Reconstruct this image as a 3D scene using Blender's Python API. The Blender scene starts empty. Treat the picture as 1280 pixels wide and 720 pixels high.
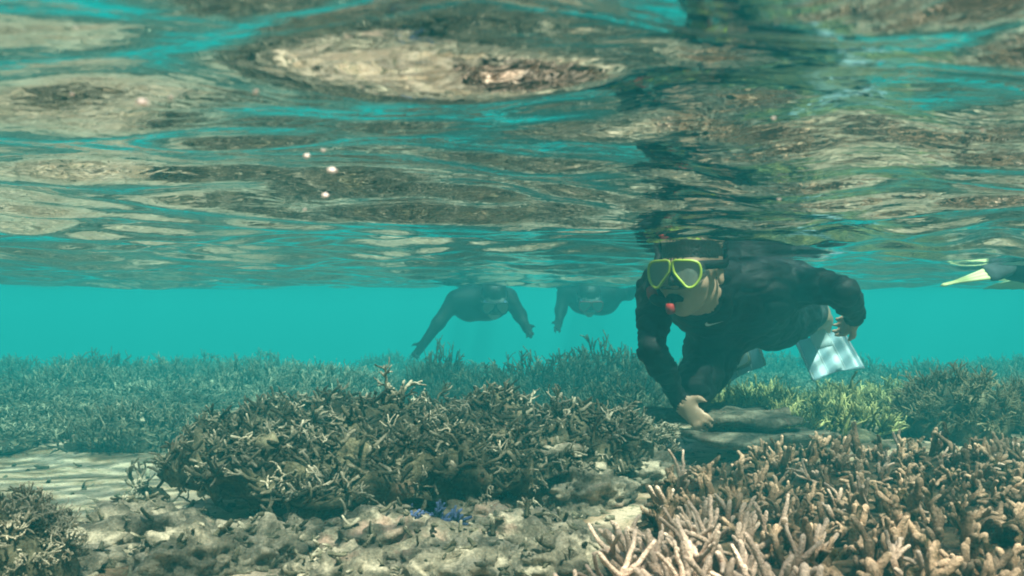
import bpy, bmesh, math, random
import numpy as np
from mathutils import Vector, Matrix, Quaternion
from mathutils.bvhtree import BVHTree
from mathutils import noise as mnoise

R = math.radians
random.seed(7)
rng = np.random.default_rng(11)
sc = bpy.context.scene
COL = sc.collection

# ------------------------------------------------------------------ camera
FPX = 1108.0                       # focal length in photograph pixels (1280 wide)
CAMZ = -0.15                       # the lens is 15 cm under the surface (z = 0)
HOR = 385.0                        # photograph row of the horizon
PITCH = math.atan((HOR - 360.0) / FPX)
cam = bpy.data.cameras.new("camera")
cam.sensor_width = 36.0
cam.lens = 36.0 * FPX / 1280.0
cam.clip_start = 0.02
cam.clip_end = 400.0
cam.dof.use_dof = True
cam.dof.focus_distance = 2.0
cam.dof.aperture_fstop = 9.0
camo = bpy.data.objects.new("camera", cam)
camo.location = (0, 0, CAMZ)
camo.rotation_euler = (R(90) + PITCH, 0, 0)
COL.objects.link(camo)
sc.camera = camo

# ------------------------------------------------------------------ light
SUN_EL, SUN_AZ = R(64), R(150)      # azimuth measured from +Y clockwise: behind the camera, on the right
world = bpy.data.worlds.new("World")
sc.world = world
world.use_nodes = True
wn = world.node_tree
bg = wn.nodes["Background"]
sky = wn.nodes.new("ShaderNodeTexSky")
sky.sky_type = 'NISHITA'
sky.sun_disc = False
sky.sun_elevation = SUN_EL
sky.sun_rotation = SUN_AZ
wn.links.new(sky.outputs[0], bg.inputs[0])
bg.inputs[1].default_value = 0.10
sl = bpy.data.lights.new("sun", 'SUN')
sl.energy = 5.0
sl.angle = R(0.6)
sl.color = (1.0, 0.88, 0.72)
so = bpy.data.objects.new("sun", sl)
sd = Vector((math.sin(SUN_AZ) * math.cos(SUN_EL), math.cos(SUN_AZ) * math.cos(SUN_EL), math.sin(SUN_EL)))
so.rotation_euler = (-sd).to_track_quat('-Z', 'Y').to_euler()
COL.objects.link(so)

vs = sc.view_settings
vs.view_transform = 'Standard'
vs.look = 'None'
vs.gamma = 1.0
vs.use_curve_mapping = False
vs.exposure = 1.48
sc.render.engine = 'CYCLES'
sc.cycles.use_denoising = True
sc.cycles.filter_width = 1.9
sc.cycles.max_bounces = 5
sc.cycles.volume_bounces = 0
sc.cycles.transparent_max_bounces = 10
sc.cycles.sample_clamp_indirect = 4.0


def P(px, py, Y):
    """photograph pixel + distance along the ground -> world point"""
    u = (px - 640.0) / FPX
    v = (360.0 - py) / FPX
    d = Vector((u, math.cos(PITCH) - v * math.sin(PITCH), math.sin(PITCH) + v * math.cos(PITCH)))
    return Vector((0, 0, CAMZ)) + d * (Y / d.y)


# ------------------------------------------------------------------ materials
def mat(name):
    m = bpy.data.materials.new(name)
    m.use_nodes = True
    nt = m.node_tree
    return m, nt, nt.nodes["Principled BSDF"]


def N(nt, kind, **kw):
    n = nt.nodes.new(kind)
    for k, v in kw.items():
        if k.startswith('i_'):
            n.inputs[k[2:]].default_value = v
        else:
            setattr(n, k, v)
    return n


def ramp(nt, fac, stops):
    r = nt.nodes.new("ShaderNodeValToRGB")
    el = r.color_ramp.elements
    while len(el) < len(stops):
        el.new(0.5)
    for e, (p, c) in zip(el, stops):
        e.position = p
        e.color = (*c, 1)
    nt.links.new(fac, r.inputs[0])
    return r.outputs[0]


def mix(nt, fac, a, b, mode='MIX'):
    n = nt.nodes.new("ShaderNodeMix")
    n.data_type = 'RGBA'
    n.blend_type = mode
    for sock, v in ((n.inputs['Factor'], fac), (n.inputs['A'], a), (n.inputs['B'], b)):
        if hasattr(v, 'is_output'):
            nt.links.new(v, sock)
        else:
            sock.default_value = v if isinstance(v, (int, float)) else (*v, 1)
    return n.outputs['Result']


def noise(nt, scale, detail=3, rough=0.55, coord='Object', dist=0.0):
    tc = nt.nodes.new("ShaderNodeTexCoord") if coord != 'pos' else nt.nodes.new("ShaderNodeNewGeometry")
    n = N(nt, "ShaderNodeTexNoise", i_Scale=scale, i_Detail=detail, i_Roughness=rough, i_Distortion=dist)
    nt.links.new(tc.outputs['Position' if coord == 'pos' else coord], n.inputs['Vector'])
    return n.outputs['Fac']


def bump(nt, bs, height, strength=0.5, dist=0.01):
    b = N(nt, "ShaderNodeBump", i_Strength=strength, i_Distance=dist)
    nt.links.new(height, b.inputs['Height'])
    nt.links.new(b.outputs[0], bs.inputs['Normal'])


def coral_mat(name, base, mid, tip, dark=None, pat=(0.45, 0.62), fine=260):
    """pigment runs from base to tip of each branch (attribute 'tip'); patches of turf algae"""
    m, nt, bs = mat(name)
    at = N(nt, "ShaderNodeAttribute", attribute_name='tip')
    c = ramp(nt, at.outputs['Fac'], [(0.0, base), (0.55, mid), (1.0, tip)])
    oi = nt.nodes.new("ShaderNodeObjectInfo")
    hs = nt.nodes.new("ShaderNodeHueSaturation")
    mr = N(nt, "ShaderNodeMapRange", i_3=0.65, i_4=1.35) if False else nt.nodes.new("ShaderNodeMapRange")
    mr.inputs['To Min'].default_value = 0.62
    mr.inputs['To Max'].default_value = 1.3
    nt.links.new(oi.outputs['Random'], mr.inputs['Value'])
    nt.links.new(mr.outputs[0], hs.inputs['Value'])
    nt.links.new(c, hs.inputs['Color'])
    c = hs.outputs[0]
    if dark is not None:
        f = ramp(nt, noise(nt, 26, 4, 0.65, 'pos'), [(pat[0], (0, 0, 0)), (pat[1], (1, 1, 1))])
        c = mix(nt, f, c, dark)
    f2 = ramp(nt, noise(nt, fine, 2, 0.6, 'pos'), [(0.3, (0.62, 0.62, 0.62)), (0.7, (1.18, 1.18, 1.18))])
    c = mix(nt, 1.0, c, f2, 'MULTIPLY')
    nt.links.new(c, bs.inputs['Base Color'])
    bs.inputs['Roughness'].default_value = 0.85
    bs.inputs['Specular IOR Level'].default_value = 0.1
    bump(nt, bs, noise(nt, fine, 3, 0.7, 'pos'), 0.9, 0.005)
    return m


def rock_mat(name, pale, mid, dark, scale=14, lo=0.36, hi=0.66):
    m, nt, bs = mat(name)
    c = ramp(nt, noise(nt, scale, 6, 0.68, 'pos', 0.4), [(lo, dark), (0.5, mid), (hi, pale)])
    f = ramp(nt, noise(nt, scale * 2.7, 4, 0.7, 'pos'), [(0.56, (0, 0, 0)), (0.68, (1, 1, 1))])
    c = mix(nt, f, c, tuple(0.45 * x for x in mid))
    f = ramp(nt, noise(nt, scale * 0.6, 3, 0.6, 'pos'), [(0.60, (0, 0, 0)), (0.72, (1, 1, 1))])
    c = mix(nt, f, c, (pale[0] * 0.95, pale[1] * 0.72, pale[2] * 0.75))
    f2 = ramp(nt, noise(nt, 210, 2, 0.6, 'pos'), [(0.3, (0.6, 0.6, 0.6)), (0.7, (1.2, 1.2, 1.2))])
    c = mix(nt, 1.0, c, f2, 'MULTIPLY')
    nt.links.new(c, bs.inputs['Base Color'])
    bs.inputs['Roughness'].default_value = 0.9
    bs.inputs['Specular IOR Level'].default_value = 0.1
    bump(nt, bs, noise(nt, scale * 5, 5, 0.7, 'pos'), 0.8, 0.012)
    return m


def plain(name, col, rough=0.5, spec=0.4, var=0.15, scale=60, bmp=0.0):
    m, nt, bs = mat(name)
    f = ramp(nt, noise(nt, scale, 3), [(0.3, tuple(x * (1 - var) for x in col)), (0.7, tuple(min(1, x * (1 + var)) for x in col))])
    nt.links.new(f, bs.inputs['Base Color'])
    bs.inputs['Roughness'].default_value = rough
    bs.inputs['Specular IOR Level'].default_value = spec
    if bmp:
        bump(nt, bs, noise(nt, scale, 4), bmp, 0.006)
    return m


M = {}
M['near'] = coral_mat("brown_finger_coral", (0.065, 0.032, 0.016), (0.215, 0.11, 0.06), (0.56, 0.345, 0.23), (0.06, 0.042, 0.018), (0.48, 0.62))
M['pale'] = coral_mat("pinkish_pale_coral", (0.10, 0.05, 0.028), (0.31, 0.17, 0.11), (0.74, 0.50, 0.39), (0.2, 0.12, 0.07), (0.58, 0.74))
M['mound'] = coral_mat("algae_covered_coral", (0.05, 0.042, 0.026), (0.19, 0.155, 0.10), (0.56, 0.45, 0.33), (0.055, 0.048, 0.028), (0.46, 0.62))
M['green'] = coral_mat("yellow_green_coral", (0.06, 0.065, 0.02), (0.20, 0.20, 0.06), (0.52, 0.47, 0.2), (0.05, 0.06, 0.025), (0.48, 0.64))
M['olive'] = coral_mat("olive_bushy_coral", (0.045, 0.036, 0.018), (0.12, 0.095, 0.05), (0.30, 0.23, 0.14), (0.07, 0.065, 0.03), (0.5, 0.7))
M['far'] = coral_mat("dull_branching_coral", (0.03, 0.03, 0.02), (0.13, 0.12, 0.08), (0.46, 0.40, 0.28), (0.04, 0.04, 0.03), (0.44, 0.62))
M['dark'] = coral_mat("dark_branching_coral", (0.02, 0.02, 0.015), (0.055, 0.055, 0.035), (0.16, 0.15, 0.1), (0.02, 0.025, 0.015), (0.45, 0.6))
M['blue'] = coral_mat("blue_tipped_coral", (0.03, 0.035, 0.06), (0.05, 0.065, 0.15), (0.11, 0.14, 0.30))
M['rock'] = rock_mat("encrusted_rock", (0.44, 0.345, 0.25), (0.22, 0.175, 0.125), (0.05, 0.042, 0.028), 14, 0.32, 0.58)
M['darkrock'] = rock_mat("dark_reef_rock", (0.26, 0.21, 0.13), (0.09, 0.075, 0.045), (0.025, 0.022, 0.014), 18)  # darker brown reef rock for the mound and coral bases
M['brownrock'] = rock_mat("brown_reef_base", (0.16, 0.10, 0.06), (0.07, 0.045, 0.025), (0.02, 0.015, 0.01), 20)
M['ledge'] = rock_mat("silted_ledge", (0.22, 0.19, 0.14), (0.12, 0.10, 0.075), (0.04, 0.036, 0.025), 16)
M['suit'] = plain("black_wetsuit", (0.007, 0.007, 0.008), 0.62, 0.14, 0.3, 22, 0.8)
M['skin'] = plain("skin", (0.45, 0.28, 0.19), 0.5, 0.3, 0.08, 40)
M['hair'] = plain("dark_hair", (0.018, 0.013, 0.01), 0.45, 0.4, 0.4, 150, 0.6)
M['shorts'] = plain("dark_grey_shorts", (0.05, 0.056, 0.06), 0.8, 0.1, 0.4, 25, 0.3)
M['neon'] = plain("yellow_green_plastic", (0.30, 0.38, 0.03), 0.45, 0.5, 0.05, 20)
M['black'] = plain("black_rubber", (0.010, 0.010, 0.011), 0.6, 0.15, 0.2, 60)
M['red'] = plain("red_plastic", (0.26, 0.018, 0.017), 0.6, 0.15, 0.1, 40)
M['white'] = plain("white_print", (0.72, 0.72, 0.72), 0.6, 0.2, 0.03, 40)
M['eye'] = plain("eye_white", (0.7, 0.66, 0.6), 0.25, 0.5, 0.03, 40)
M['iris'] = plain("dark_iris", (0.03, 0.018, 0.01), 0.2, 0.5, 0.1, 90)
M['yellowfin'] = plain("yellow_fin_plastic", (0.50, 0.53, 0.24), 0.5, 0.4, 0.12, 14)
M['speck'] = plain("pale_pink_speck", (0.9, 0.72, 0.68), 0.5, 0.3, 0.05, 40)


def translucent(name, col, tr, glossw=0.15):
    m, nt, bs = mat(name)
    nt.nodes.remove(bs)
    out = nt.nodes["Material Output"]
    d = N(nt, "ShaderNodeBsdfDiffuse")
    d.inputs[0].default_value = (*col, 1)
    t = N(nt, "ShaderNodeBsdfTranslucent")
    t.inputs[0].default_value = (*col, 1)
    tp = N(nt, "ShaderNodeBsdfTransparent")
    tp.inputs[0].default_value = (*[min(1, 0.35 + 0.65 * c) for c in col], 1)
    g = N(nt, "ShaderNodeBsdfGlossy", i_Roughness=0.25)
    m1 = N(nt, "ShaderNodeMixShader", i_Fac=0.45)
    nt.links.new(d.outputs[0], m1.inputs[1]); nt.links.new(t.outputs[0], m1.inputs[2])
    m2 = N(nt, "ShaderNodeMixShader", i_Fac=tr)
    nt.links.new(m1.outputs[0], m2.inputs[1]); nt.links.new(tp.outputs[0], m2.inputs[2])
    fr = N(nt, "ShaderNodeFresnel", i_IOR=1.0 + glossw)
    m3 = N(nt, "ShaderNodeMixShader")
    nt.links.new(fr.outputs[0], m3.inputs[0])
    nt.links.new(m2.outputs[0], m3.inputs[1]); nt.links.new(g.outputs[0], m3.inputs[2])
    nt.links.new(m3.outputs[0], out.inputs[0])
    return m


M['fin'] = translucent("clear_blue_plastic", (0.44, 0.56, 0.64), 0.36)
M['finrib'] = translucent("pale_blue_plastic", (0.66, 0.74, 0.78), 0.02)
M['lens'] = translucent("mask_glass", (0.50, 0.54, 0.48), 0.58, 0.2)
M['skirt'] = translucent("grey_silicone", (0.10, 0.13, 0.13), 0.25)

# water surface: seen from below, Fresnel with total reflection beyond the critical angle
WM = bpy.data.materials.new("water_surface")
WM.use_nodes = True
nt = WM.node_tree
nt.nodes.remove(nt.nodes["Principled BSDF"])
fr = N(nt, "ShaderNodeFresnel", i_IOR=1.333)
gl = N(nt, "ShaderNodeBsdfGlossy", i_Roughness=0.0)
gl.inputs[0].default_value = (0.97, 0.98, 0.98, 1)
tp = N(nt, "ShaderNodeBsdfTransparent")
ca = N(nt, "ShaderNodeAttribute", attribute_name='focus')   # light gathered by each wave, put into the transparent tint as caustics
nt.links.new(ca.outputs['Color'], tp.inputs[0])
bn = N(nt, "ShaderNodeBump", i_Strength=0.25, i_Distance=0.004)
geo = nt.nodes.new("ShaderNodeNewGeometry")
mp = N(nt, "ShaderNodeMapping")
mp.inputs['Scale'].default_value = (0.7, 1.3, 1.0)
nt.links.new(geo.outputs['Position'], mp.inputs[0])
n1 = N(nt, "ShaderNodeTexNoise", i_Scale=38.0, i_Detail=2.0, i_Roughness=0.5, i_Distortion=0.6)
nt.links.new(mp.outputs[0], n1.inputs['Vector'])
nt.links.new(n1.outputs['Fac'], bn.inputs['Height'])
nt.links.new(bn.outputs[0], fr.inputs['Normal'])
nt.links.new(bn.outputs[0], gl.inputs['Normal'])
mx = N(nt, "ShaderNodeMixShader")
nt.links.new(fr.outputs[0], mx.inputs[0])
nt.links.new(tp.outputs[0], mx.inputs[1])
nt.links.new(gl.outputs[0], mx.inputs[2])
nt.links.new(mx.outputs[0], nt.nodes["Material Output"].inputs[0])


# ------------------------------------------------------------------ object helpers
def tag(o, label=None, cat=None, group=None, kind=None):
    if label: o['label'] = label
    if cat: o['category'] = cat
    if group: o['group'] = group
    if kind: o['kind'] = kind
    return o


def empty(name, loc, label=None, cat=None, group=None):
    o = bpy.data.objects.new(name, None)
    o.empty_display_size = 0.1
    o.location = loc
    COL.objects.link(o)
    return tag(o, label, cat, group)


def mesh(name, verts, faces, mats, smooth=True, matidx=None, attr=None):
    me = bpy.data.meshes.new(name)
    me.from_pydata([tuple(v) for v in verts], [], [tuple(int(i) for i in f) for f in faces])
    for m in (mats if isinstance(mats, (list, tuple)) else [mats]):
        me.materials.append(m)
    if smooth:
        me.polygons.foreach_set('use_smooth', [True] * len(me.polygons))
    if matidx is not None:
        me.polygons.foreach_set('material_index', [int(i) for i in matidx])
    if attr is not None:
        a = me.attributes.new('tip', 'FLOAT', 'POINT')
        a.data.foreach_set('value', [float(x) for x in attr])
    me.update()
    return me


def link(name, me, parent=None, loc=None, M4=None):
    o = bpy.data.objects.new(name, me)
    COL.objects.link(o)
    if parent is not None:
        o.parent = parent
    if M4 is not None:
        o.matrix_basis = M4
    elif loc is not None:
        o.location = loc
    return o


def child_world(name, me, root):
    """mesh given in world coordinates, parented to a root Empty without rotation"""
    off = Vector(root.location)
    me.transform(Matrix.Translation(-off))
    return link(name, me, root)


def fbm(p, s, o=4):
    return mnoise.fractal(Vector(p) * s, 1.0, 2.0, o)


# ------------------------------------------------------------------ seabed
def smooth(a, b, x):
    t = np.clip((x - a) / (b - a), 0, 1)
    return t * t * (3 - 2 * t)


def axis(lo, hi, step, far, g=1.14):
    c = list(np.arange(lo, hi + step / 2, step))
    s, x = step, c[-1]
    while x < far:
        s *= g; x += s; c.append(x)
    s, x = step, c[0]
    pre = []
    while x > -far:
        s *= g; x -= s; pre.append(x)
    return np.array(pre[::-1] + c)


SB = [(rng.uniform(0, 6.28), rng.uniform(0, 6.28), 10 ** rng.uniform(-0.05, 0.95)) for _ in range(16)]


def seabed_h(x, y):
    x = np.asarray(x, float); y = np.asarray(y, float)
    h = np.full(np.broadcast(x, y).shape, -0.585)
    for a, p, k in SB:
        h = h + 0.012 / k ** 0.6 * np.sin(k * 1.6 * (x * math.cos(a) + y * math.sin(a)) + p)
    h = h + 0.0035 * np.sin(9 * y + 2.5 * np.sin(2.1 * x) + 1.5 * x)           # soft sand ripples
    h = h - 0.042 * np.maximum(y - 2.5, 0) * (y < 60) - 0.03 * smooth(-0.3, -1.2, x) * smooth(1.0, 2.2, y) * (1 - smooth(2.8, 3.8, y))
    near = (1 - smooth(1.0, 1.25, y)) * smooth(-1.5, -0.6, y)
    h = h + near * 0.035 * (np.sin(9 * x + 2 * np.sin(7 * y)) * np.sin(8 * y + 1.7 * np.sin(6 * x)) + 0.5 * np.sin(21 * x + 3 * y) * np.sin(19 * y - 4 * x))
    edge = 9.6 + 0.5 * np.sin(0.9 * x) + 0.3 * np.sin(2.3 * x + 1)
    r = np.maximum(y - edge, np.maximum(np.abs(x) - 9.0, -y - 5.0))
    h = h - 3.4 * smooth(0.0, 9.0, r)
    return h


xs = axis(-3.2, 3.2, 0.03, 130)
ys = axis(0.4, 6.2, 0.03, 130)
X, Y = np.meshgrid(xs, ys)
Z = seabed_h(X, Y)
nx, ny = len(xs), len(ys)


def grid_faces(nx, ny):
    i = np.arange(nx * ny).reshape(ny, nx)
    return np.stack([i[:-1, :-1], i[:-1, 1:], i[1:, 1:], i[1:, :-1]], -1).reshape(-1, 4)


def fast_grid(name, X, Y, Z, m):
    me = bpy.data.meshes.new(name)
    v = np.stack([X, Y, Z], -1).reshape(-1, 3).astype(np.float32)
    f = grid_faces(X.shape[1], X.shape[0]).astype(np.int32)
    me.vertices.add(len(v)); me.vertices.foreach_set('co', v.ravel())
    me.loops.add(f.size); me.loops.foreach_set('vertex_index', f.ravel())
    me.polygons.add(len(f))
    me.polygons.foreach_set('loop_start', np.arange(0, f.size, 4, dtype=np.int32))
    me.polygons.foreach_set('use_smooth', np.ones(len(f), dtype=bool))
    me.update(calc_edges=True)
    me.materials.append(m)
    return me


SM, nt, bs = mat("sand_and_rubble")
c = ramp(nt, noise(nt, 5.5, 6, 0.7, 'pos', 0.5), [(0.38, (0.16, 0.09, 0.052)), (0.46, (0.36, 0.235, 0.155)), (0.57, (0.54, 0.39, 0.285))])
f = ramp(nt, noise(nt, 45, 4, 0.7, 'pos'), [(0.52, (0, 0, 0)), (0.66, (1, 1, 1))])
c = mix(nt, f, c, (0.16, 0.14, 0.08))
f2 = ramp(nt, noise(nt, 300, 2, 0.6, 'pos'), [(0.3, (0.65, 0.65, 0.65)), (0.7, (1.2, 1.2, 1.2))])
c = mix(nt, 1.0, c, f2, 'MULTIPLY')
nt.links.new(c, bs.inputs['Base Color'])
bs.inputs['Roughness'].default_value = 0.95
bs.inputs['Specular IOR Level'].default_value = 0.05
bump(nt, bs, noise(nt, 60, 5, 0.7, 'pos'), 0.8, 0.012)
tag(link("seabed", fast_grid("seabed", X, Y, Z, SM)), kind='structure')

# ------------------------------------------------------------------ water surface
WV = []
for i in range(64):
    lam = 10 ** rng.uniform(math.log10(0.075), math.log10(1.2))
    a = math.pi / 2 + rng.normal(0.12, 0.6)
    k = 2 * math.pi / lam
    slope = 0.036 * rng.uniform(0.6, 1.4) * (1.0 if 0.17 < lam < 0.5 else 0.62)
    WV.append((k * math.cos(a), k * math.sin(a), rng.uniform(0, 6.28), slope / k, lam))


def wave_h(x, y, dx=0.015):
    wx = x + 0.05 * np.sin(2.7 * y + 1.3 * x) + 0.03 * np.sin(5.1 * x - 2 * y)
    wy = y + 0.06 * np.sin(2.2 * x + 0.7) + 0.03 * np.sin(4.3 * x + 3.1 * y)
    h = np.zeros(np.broadcast(x, y).shape)
    for kx, ky, p, am, lam in WV:
        h = h + am * np.sin(kx * wx + ky * wy + p) * smooth(2.2, 4.5, lam / dx)
    return h


xs = axis(-2.7, 2.9, 0.015, 130)
ys = axis(0.12, 5.6, 0.015, 130)
X, Y = np.meshgrid(xs, ys)
DX = np.maximum(np.gradient(xs)[None, :], np.gradient(ys)[:, None])
Z = wave_h(X, Y, DX)
# the crest of the wave that the near swimmer's head breaks through
Z = Z * (1 - 0.55 * np.exp(-((X - 0.5) ** 2 + (Y - 2.3) ** 2) / 0.09)) - 0.010 * np.exp(-((X - 0.5) ** 2 + (Y - 2.3) ** 2) / 0.12)
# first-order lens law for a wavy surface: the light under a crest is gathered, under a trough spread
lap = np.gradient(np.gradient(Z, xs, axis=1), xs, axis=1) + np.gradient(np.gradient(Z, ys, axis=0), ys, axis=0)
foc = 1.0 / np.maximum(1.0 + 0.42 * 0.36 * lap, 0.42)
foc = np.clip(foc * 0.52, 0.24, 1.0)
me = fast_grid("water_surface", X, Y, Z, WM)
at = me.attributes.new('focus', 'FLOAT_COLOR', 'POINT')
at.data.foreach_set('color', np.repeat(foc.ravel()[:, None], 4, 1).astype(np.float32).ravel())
tag(link("water_surface", me), kind='structure')

# ------------------------------------------------------------------ the water itself (closed box, even density)
HM = bpy.data.materials.new("sea_water_volume")
HM.use_nodes = True
nt = HM.node_tree
nt.nodes.remove(nt.nodes["Principled BSDF"])
pv = N(nt, "ShaderNodeVolumePrincipled")
pv.inputs['Color'].default_value = (0.025, 0.272, 0.280, 1)
pv.inputs['Absorption Color'].default_value = (0.04, 0.858, 0.856, 1)
pv.inputs['Density'].default_value = 0.25
nt.links.new(pv.outputs[0], nt.nodes["Material Output"].inputs['Volume'])
b = 120.0
v = [(-b, -b, -6), (b, -b, -6), (b, b, -6), (-b, b, -6), (-b, -b, 0.35), (b, -b, 0.35), (b, b, 0.35), (-b, b, 0.35)]
fc = [(3, 2, 1, 0), (4, 5, 6, 7), (0, 1, 5, 4), (1, 2, 6, 5), (2, 3, 7, 6), (3, 0, 4, 7)]
tag(link("haze", mesh("haze", v, fc, HM, False)), kind='stuff')


# ------------------------------------------------------------------ branch meshes
class Tubes:
    def __init__(s):
        s.v, s.f, s.t = [], [], []

    def tube(s, pts, rad, tips, n=6, cap=True):
        rings = []
        up = Vector((0.31, 0.47, 0.83))
        pts = [Vector(p) for p in pts]
        for i, p in enumerate(pts):
            d = (pts[min(i + 1, len(pts) - 1)] - pts[max(i - 1, 0)]).normalized()
            a = d.cross(up)
            if a.length < 1e-3: a = d.orthogonal()
            a.normalize(); b_ = d.cross(a)
            base = len(s.v)
            for k in range(n):
                th = 2 * math.pi * k / n
                r = rad[i] * random.uniform(0.86, 1.14)
                s.v.append(p + (a * math.cos(th) + b_ * math.sin(th)) * r)
                s.t.append(tips[i])
            rings.append(base)
        for i in range(len(rings) - 1):
            for k in range(n):
                k2 = (k + 1) % n
                s.f.append((rings[i] + k, rings[i] + k2, rings[i + 1] + k2, rings[i + 1] + k))
        if cap:
            d = (pts[-1] - pts[-2]).normalized()
            s.v.append(pts[-1] + d * rad[-1] * 0.7); s.t.append(tips[-1])
            e = len(s.v) - 1
            for k in range(n):
                s.f.append((rings[-1] + k, rings[-1] + (k + 1) % n, e))

    def grow(s, p, d, L, r, depth, n, wob, forks, t0=0.0, t1=1.0, taper=0.72, spread=(0.5, 0.95), shrink=(0.5, 0.75)):
        d = Vector(d).normalized()
        seg = 6 if n > 7 else 4 if n > 5 else 3
        pts, rad, tp_ = [Vector(p)], [r], [t0]
        for i in range(seg):
            d = (d + Vector((random.gauss(0, wob), random.gauss(0, wob), random.gauss(0, wob)))).normalized()
            pts.append(pts[-1] + d * L / seg)
            f = (i + 1) / seg
            rad.append(r * (1 - (1 - taper) * f) * random.uniform(0.86, 1.14))
            tp_.append(t0 + (t1 - t0) * f)
        # rounded tip
        pts.append(pts[-1] + d * rad[-1] * 0.6); rad.append(rad[-1] * 0.62); tp_.append(t1)
        s.tube(pts, rad, tp_, n)
        if depth > 0:
            for k in range(forks if isinstance(forks, int) else random.randint(*forks)):
                i = random.randint(1, seg - 1)
                q = d.orthogonal(); q.normalize()
                q.rotate(Quaternion(d, random.uniform(0, 6.28)))
                an = random.uniform(*spread)
                nd = d * math.cos(an) + q * math.sin(an)
                nd.z += 0.25
                s.grow(pts[i], nd, L * random.uniform(*shrink), rad[i] * 0.86, depth - 1, n, wob, forks, tp_[i], 1.0, taper, spread, shrink)

    def mesh(s, name, m):
        return mesh(name, s.v, s.f, m, True, None, s.t)


def branch_set(prefix, count, m, L, r, depth, n, wob, forks, lean=0.25, taper=0.72, spread=(0.5, 0.95), shrink=(0.5, 0.75)):
    out = []
    for _ in range(count):
        t = Tubes()
        t.grow((0, 0, -r * 1.5), (random.gauss(0, lean), random.gauss(0, lean), 1), L * random.uniform(0.8, 1.25), r * random.uniform(0.85, 1.15), depth, n, wob, forks, 0.0, 1.0, taper, spread, shrink)
        out.append(t.mesh(prefix, m))
    return out


FINGER = branch_set("finger_branch", 14, M['near'], 0.062, 0.0090, 1, 8, 0.2, (3, 6), 0.15, 0.68, (0.4, 1.0), (0.3, 0.7))
FINGERP = branch_set("pale_finger_branch", 14, M['pale'], 0.070, 0.0076, 1, 8, 0.16, (3, 5), 0.15, 0.6, (0.35, 0.85))
TANGLE = branch_set("tangled_branch", 16, M['mound'], 0.056, 0.0043, 2, 6, 0.34, (2, 3), 0.3, 0.7)
GREEN = branch_set("green_branch", 10, M['green'], 0.09, 0.0066, 2, 5, 0.2, (1, 3), 0.2, 0.6)
OLIVE = branch_set("olive_branch", 10, M['olive'], 0.085, 0.0055, 2, 5, 0.2, (2, 3), 0.2, 0.65)


def orient(d, spin, s):
    d = Vector(d).normalized()
    q = Vector((0, 0, 1)).rotation_difference(d)
    return (q @ Quaternion((0, 0, 1), spin)).to_matrix().to_4x4() @ Matrix.Diagonal((s, s, s, 1))


def lump(name, m, rx, ry, rz, seed, sub=4, rough=0.22, flat=0.0, under=0.0, scale=2.2):
    """uneven boulder, base at z = -rz; 'flat' levels the top, 'under' cuts the foot back under an overhang"""
    bm = bmesh.new()
    bmesh.ops.create_icosphere(bm, subdivisions=sub, radius=1.0)
    vs_, fs = [], []
    for v in bm.verts:
        p = v.co.copy()
        d = 1 + rough * fbm(p + Vector((seed * 3.1, 0, 0)), scale * 0.6, 3) + rough * 0.55 * fbm(p + Vector((0, seed * 1.7, 0)), scale * 1.7, 4)
        q = p * d
        if flat and q.z > 0: q.z *= 1 - flat * 0.5
        if under and q.z < 0:
            k = 1 - under * min(1, -q.z * 1.6)
            q.x *= k; q.y *= k
        vs_.append(Vector((q.x * rx, q.y * ry, q.z * rz)))
    fs = [[v.index for v in f.verts] for f in bm.faces]
    bm.free()
    return mesh(name, vs_, fs, m)


def top_of(me, x, y):
    bvh = BVHTree.FromPolygons([v.co for v in me.vertices], [list(p.vertices) for p in me.polygons])
    return bvh


def in_poly(x, y, poly):
    c = False
    j = len(poly) - 1
    for i in range(len(poly)):
        (xi, yi), (xj, yj) = poly[i], poly[j]
        if (yi > y) != (yj > y) and x < (xj - xi) * (y - yi) / (yj - yi) + xi:
            c = not c
        j = i
    return c


def poisson(poly, d, tries=9000):
    xs_ = [p[0] for p in poly]; ys_ = [p[1] for p in poly]
    pts = []
    cell = {}
    for _ in range(tries):
        x, y = random.uniform(min(xs_), max(xs_)), random.uniform(min(ys_), max(ys_))
        if not in_poly(x, y, poly): continue
        ci = (int(x // d), int(y // d))
        ok = True
        for a in (-1, 0, 1):
            for b_ in (-1, 0, 1):
                for (u, w) in cell.get((ci[0] + a, ci[1] + b_), ()):
                    if (u - x) ** 2 + (w - y) ** 2 < d * d:
                        ok = False
        if ok:
            pts.append((x, y)); cell.setdefault(ci, []).append((x, y))
    return pts


# ------------------------------------------------------------------ near coral thicket, bottom right
THICK = [(0.06, 0.72), (0.10, 1.0), (0.17, 1.36), (0.33, 1.84), (0.55, 2.02), (0.95, 2.10), (1.75, 2.15), (1.75, 0.72)]


def thick_z(x, y):
    # height of the hard base under the branch feet
    e = min(1.0, max(0.0, (x - (0.05 + 0.17 * (y - 0.7))) / 0.30))
    f = min(1.0, max(0.0, (2.15 - y) / 0.15))
    return -0.535 + 0.035 * (e ** 0.6) * f + 0.022 * fbm((x, y, 3.0), 4.5, 3) + 0.03 * max(0, x - 0.6)


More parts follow.
